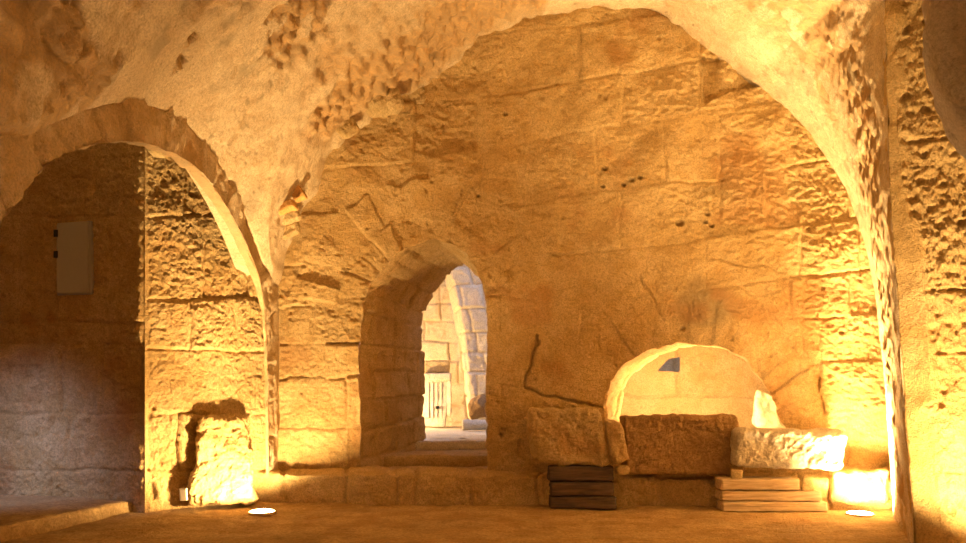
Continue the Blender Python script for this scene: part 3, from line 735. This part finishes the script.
def carved_attrs(P):
    return {'stain': .35 * ss(.2, .6, fbm(P, 7, 3, 3)), 'tone': ss(-.3, .6, fbm(P, 4, 3, 9))}
o = rough_solid('carved_stone_block', [np.array(at(*q)) for q in ((737, 428, 7.88), (845, 431, 7.82), (843, 470, 7.84), (733, 466, 7.90),
                (727, 427, 8.32), (836, 430, 8.26), (833, 468, 8.26), (725, 464, 8.34))], M_WHT, 161, n=(130, 50, 60), rnd=.06, amp=.026, fine=.009, attrs=carved_attrs, pitw=.012, hz=22)
tag(o, 'white heavily pitted stone block lit brightly on the pale timber stack', 'stone')
o = rough_solid('stone_chock', [np.array(at(*q)) for q in ((731, 469, 7.95), (743, 470, 7.95), (743, 479, 7.95), (731, 479, 7.95), (731, 469, 8.09), (743, 470, 8.09), (743, 479, 8.09), (731, 479, 8.09))], M_BLK, 162, n=(14, 12, 10), rnd=.015, amp=.006, fine=.003)
tag(o, 'small square stone chock between white pitted block and pale timbers', 'stone')

def beam(name, x0p, x1p, y0p, y1p, Y, depth, mat, seed, label, group, skew=0, cracks=()):
    a, b = at(x0p, y0p, Y), at(x1p, y1p, Y)
    x0, x1, zt, zb = a[0], b[0], a[2], b[2]
    o = rough_solid(name, [(x0, Y + skew, zt), (x1, Y, zt), (x1, Y, zb), (x0, Y + skew, zb), (x0, Y + depth + skew, zt), (x1, Y + depth, zt), (x1, Y + depth, zb), (x0, Y + depth + skew, zb)],
                    mat, seed, n=(90, 12, 14), rnd=.014, amp=.008, fine=.005, hz=(3, 20, 40))
    return tag(o, label, 'timber', group)
G1 = 'dark timbers stacked under the tan stone block'
beam('wooden_beam', 550.5, 616.5, 497, 509.4, 8.03, .22, M_WD, 171, 'lowest of the dark timbers under the tan stone block', G1)
beam('wooden_beam', 551, 614, 482, 496, 8.04, .22, M_WD, 172, 'middle one of the dark timbers under the tan stone block', G1)
beam('wooden_beam', 549, 613.5, 466.5, 481, 8.035, .22, M_WD, 173, 'topmost of the dark timbers, right under the tan stone block', G1)
G2 = 'pale timbers stacked under the white pitted block'
beam('wooden_beam', 723, 828, 502, 512, 7.86, .24, M_WL, 174, 'lowest and longest of the pale timbers under the white pitted block', G2)
beam('wooden_beam', 722, 822, 491, 501.2, 7.88, .24, M_WL, 175, 'middle pale timber in the stack under the white pitted block', G2)
beam('wooden_beam', 722, 800, 479.5, 490.4, 7.87, .24, M_WL, 176, 'topmost pale timber, shorter, under the white pitted block', G2)
o = rough_solid('brick', [np.array(at(*q)) for q in ((802, 478, 7.89), (814, 478, 7.89), (814, 490.5, 7.89), (802, 490.5, 7.89), (802, 478, 8.05), (814, 478, 8.05), (814, 490, 8.05), (802, 490, 8.05))], M_BLK, 163, n=(14, 14, 10), rnd=.015, amp=.006, fine=.003)
tag(o, 'tan brick packed beside the end of the topmost pale timber', 'brick')

# protruding stones at the foot of the walls
o = rough_solid('stone_block', [np.array(at(*q)) for q in ((200, 418, 8.05), (246, 417, 8.38), (258, 502, 8.14), (186, 503, 7.90), (200, 418, 8.14), (246, 417, 8.54), (256, 500, 8.56), (188, 503, 8.08))], M_ASH, 181, n=(90, 24, 110), rnd=.2, amp=.045, fine=.02, pitw=.014, hz=16)
tag(o, 'big rounded boss of stone at the wall foot, lit by the left floor light', 'stone')
o = quad_block('stone_block', (833, 472), (891, 469), (891, 503), (830, 505), 7.99, .16, M_ASH, 182, n=(80, 20, 46), rnd=.05, amp=.03, fine=.012, hz=12)
tag(o, 'squat rough stone block at the wall foot beside the right floor light', 'stone')
o = quad_block('stone_wedge', (143, 141), (160, 143), (159, 153), (146, 153), 7.62, .2, M_BLK, 183, n=(16, 12, 12), rnd=.04, amp=.012, fine=.005)
tag(o, 'small wedge stone jammed under the crown of the left arch', 'stone')
o = quad_block('marker_card', (178.5, 488.5), (186.5, 488), (187, 500.5), (179.5, 501), 7.84, .025, M_CARD, 184, n=(10, 3, 12), rnd=.006, amp=.0, fine=.0)
tag(o, 'small white square marker standing left of the rounded boss of stone', 'marker')
# rubble stones and bricks bedded in the vault where its plaster has gone
def bedded(n_, quad, dep, mat, sd, rnd, amp):
    cxp = sum(q[0] for q in quad) / 4; cyp = sum(q[1] for q in quad) / 4; Y = vault_depth(cxp, cyp) - .07
    tag(quad_block(n_, *quad, Y, dep, mat, sd, n=(36, 14, 26), rnd=rnd, amp=amp, fine=.012), kind='structure')
bedded('trim_11', [(352, 84), (398, 80), (404, 106), (366, 113)], .25, M_BLK, 201, .12, .04)
bedded('trim_12', [(402, 80), (426, 84), (428, 103), (408, 108)], .22, M_BLK, 202, .09, .04)
bedded('trim_13', [(288, 189), (298, 184), (305, 195), (294, 201)], .16, M_BRK, 203, .02, .012)
bedded('trim_14', [(272, 206), (291, 198), (295, 206), (276, 213)], .16, M_BRK, 204, .02, .012)
bedded('trim_15', [(330, 118), (352, 112), (360, 128), (340, 138)], .2, M_BLK, 205, .08, .04)
bedded('trim_16', [(275, 216), (297, 209), (299, 217), (278, 225)], .15, M_BLK, 206, .025, .015)
bedded('trim_17', [(276, 229), (297, 221), (297, 230), (279, 240)], .15, M_BLK, 207, .025, .015)

# electrical cabinet on the dim wall
cab = bpy.data.objects.new('wall_cabinet', None); sc.collection.objects.link(cab)
def l2(px): # point of the dim wall on a ray
    a = np.array([-3.296, 7.8]); b = np.array([-5.9, 8.55]); r = (px - CX) / F
    # a + s(b-a) with x = r*y
    s = (r * a[1] - a[0]) / ((b[0] - a[0]) - r * (b[1] - a[1])); return a + s * (b - a)
p0, p1 = l2(60.5), l2(94.5); dirv = np.array([p1[0] - p0[0], p1[1] - p0[1], 0]); wv = np.linalg.norm(dirv); ang = math.atan2(dirv[1], dirv[0])
zb, zt = zpx(296, (p0[1])), zpx(224, p0[1])
cab.location = (p0[0], p0[1], zb); cab.rotation_euler.z = ang
tag(cab, 'flat grey metal cabinet with hinged door fixed to the dim wall beyond the left arch', 'cabinet')
def boxmesh(name, lo, hi, mat, parent, bev=.006):
    bm = bmesh.new(); bmesh.ops.create_cube(bm, size=1)
    for v in bm.verts: v.co = [lo[k] + (v.co[k] + .5) * (hi[k] - lo[k]) for k in range(3)]
    bmesh.ops.bevel(bm, geom=bm.edges[:], offset=bev, segments=2, affect='EDGES')
    me = bpy.data.meshes.new(name); bm.to_mesh(me); bm.free(); me.materials.append(mat)
    o = bpy.data.objects.new(name, me); sc.collection.objects.link(o); o.parent = parent; return o
H = zt - zb
boxmesh('body', (0, -.05, 0), (wv, .03, H), M_PANEL, cab)
door_o = boxmesh('door', (.015, -.07, .015), (wv - .015, -.051, H - .015), M_PANEL, cab)
for zf in (.56, .85): boxmesh('hinge', (-.012, -.08, H * zf - .035), (.035, -.063, H * zf + .035), M_DARKM, door_o, .003)

# ---------------------------------------------------------------- floor uplights
WARM = (1.0, .64, .26)
def lathe(name, prof, mat, parent, n=40):
    P = np.array([[(r * math.cos(a), r * math.sin(a), z) for a in np.linspace(0, 2 * math.pi, n, endpoint=False)] for r, z in prof])
    m = len(prof); V = P.reshape(-1, 3); f = [(i * n + j, i * n + (j + 1) % n, (i + 1) * n + (j + 1) % n, (i + 1) * n + j) for i in range(m - 1) for j in range(n)]
    return link_mesh(name, V, f, mat, None, parent)
def uplight(loc, label, power, tilt=(0, 0), angle=166, blend=.12, size=.05, col=WARM, grp=None, beam=None):
    r = bpy.data.objects.new('floor_uplight', None); sc.collection.objects.link(r); r.location = loc
    tag(r, label, 'floor light', grp)
    lathe('housing_ring', [(.12, -.04), (.134, -.04), (.134, .002), (.131, .005), (.125, .005), (.122, .002), (.122, -.02), (.12, -.02)], M_RING, r)
    lathe('lens', [(.001, .022), (.06, .020), (.105, .012), (.119, .004), (.119, -.01), (.001, -.01)], M_LENS, r)
    ld = bpy.data.lights.new('floor_uplight_lamp', 'SPOT'); ld.energy = power; ld.color = col; ld.spot_size = math.radians(angle); ld.spot_blend = blend; ld.shadow_soft_size = size
    lo = bpy.data.objects.new('lamp', ld); sc.collection.objects.link(lo); lo.parent = r; lo.location = (0, 0, .075); lo.rotation_euler = (math.pi + tilt[0], tilt[1], 0)
    if beam:      # the bright centre of the beam
        l2_ = ld.copy(); l2_.energy = beam[0]; l2_.spot_size = math.radians(beam[1]); l2_.spot_blend = 1
        lo = bpy.data.objects.new('lamp', l2_); sc.collection.objects.link(lo); lo.parent = r; lo.location = (0, 0, .075); lo.rotation_euler = (math.pi + beam[2], beam[3], 0)
    return r
x, y, z = at(262, 513, 7.80); uplight((x, y, .014), 'round recessed floor light glowing at the foot of the left wall corner', 330, (-.1, -.32), blend=.4, beam=(750, 80, .05, -.02))
x, y, z = at(860, 515.5, 7.68); uplight((x, y, .014), 'round recessed floor light glowing beside the pale timber stack', 570, (-.12, .38), blend=.4, size=.13, beam=(2600, 85, .15, -.05))
uplight((3.15, 4.85, .03), 'round recessed floor light before the right pier, out of view', 760, (-.35, .45), 125, .4)
uplight((-1.9, -.6, .014), 'added floor light for fill near the left side behind the viewer', 150, (-.3, .2))  # added unseen lamp, brightens the vault and the middle of the wall
uplight((1.6, -.7, .014), 'added floor light for fill on the right behind the viewer', 300, (0, -.1), 108, .5)  # added unseen lamp, narrow upward cone to brighten the vault and its bounce

def lamp(kind, name, loc, energy, col, size=.3, rot=None):
    ld = bpy.data.lights.new(name, kind); ld.energy = energy; ld.color = col
    if kind == 'AREA': ld.size = size
    else: ld.shadow_soft_size = size
    o = bpy.data.objects.new(name, ld); sc.collection.objects.link(o); o.location = loc
    if rot: o.rotation_euler = rot
    return o
# warm lamp inside the low chamber, lamp in the far room, daylight from the side passage
lamp('POINT', 'chamber_lamp', (2.7, 9.95, .74), 230, (1, .66, .30), .08)
lamp('POINT', 'far_room_lamp', (-1.9, 13.2, .9), 190, (1, .70, .34), .08)
from mathutils import Vector
dl = lamp('AREA', 'passage_daylight', (-5.3, 6.4, 1.9), 6, (.50, .58, 1.0), .5)
dl.rotation_euler = Vector((.75, 1.7, -1.6)).to_track_quat('-Z', 'Y').to_euler(); dl.data.spread = math.radians(60)

# ---------------------------------------------------------------- sky, camera, view
w = bpy.data.worlds.new('sky'); sc.world = w; w.use_nodes = True
bg = w.node_tree.nodes['Background']; bg.inputs[0].default_value = (.52, .60, 1.0, 1); bg.inputs[1].default_value = 2.4
cd = bpy.data.cameras.new('camera'); cam = bpy.data.objects.new('camera', cd); sc.collection.objects.link(cam)
cam.location = (0, 0, CH); cam.rotation_euler = (math.pi / 2, 0, 0)
cd.sensor_width = 36; cd.lens = F / 966 * 36; cd.shift_y = (HZ - 271.5) / 966; cd.clip_start = .05; cd.clip_end = 100
sc.camera = cam
sc.view_settings.view_transform = 'Standard'; sc.view_settings.look = 'None'; sc.view_settings.gamma = 1; sc.view_settings.exposure = .16
sc.view_settings.use_curve_mapping = False
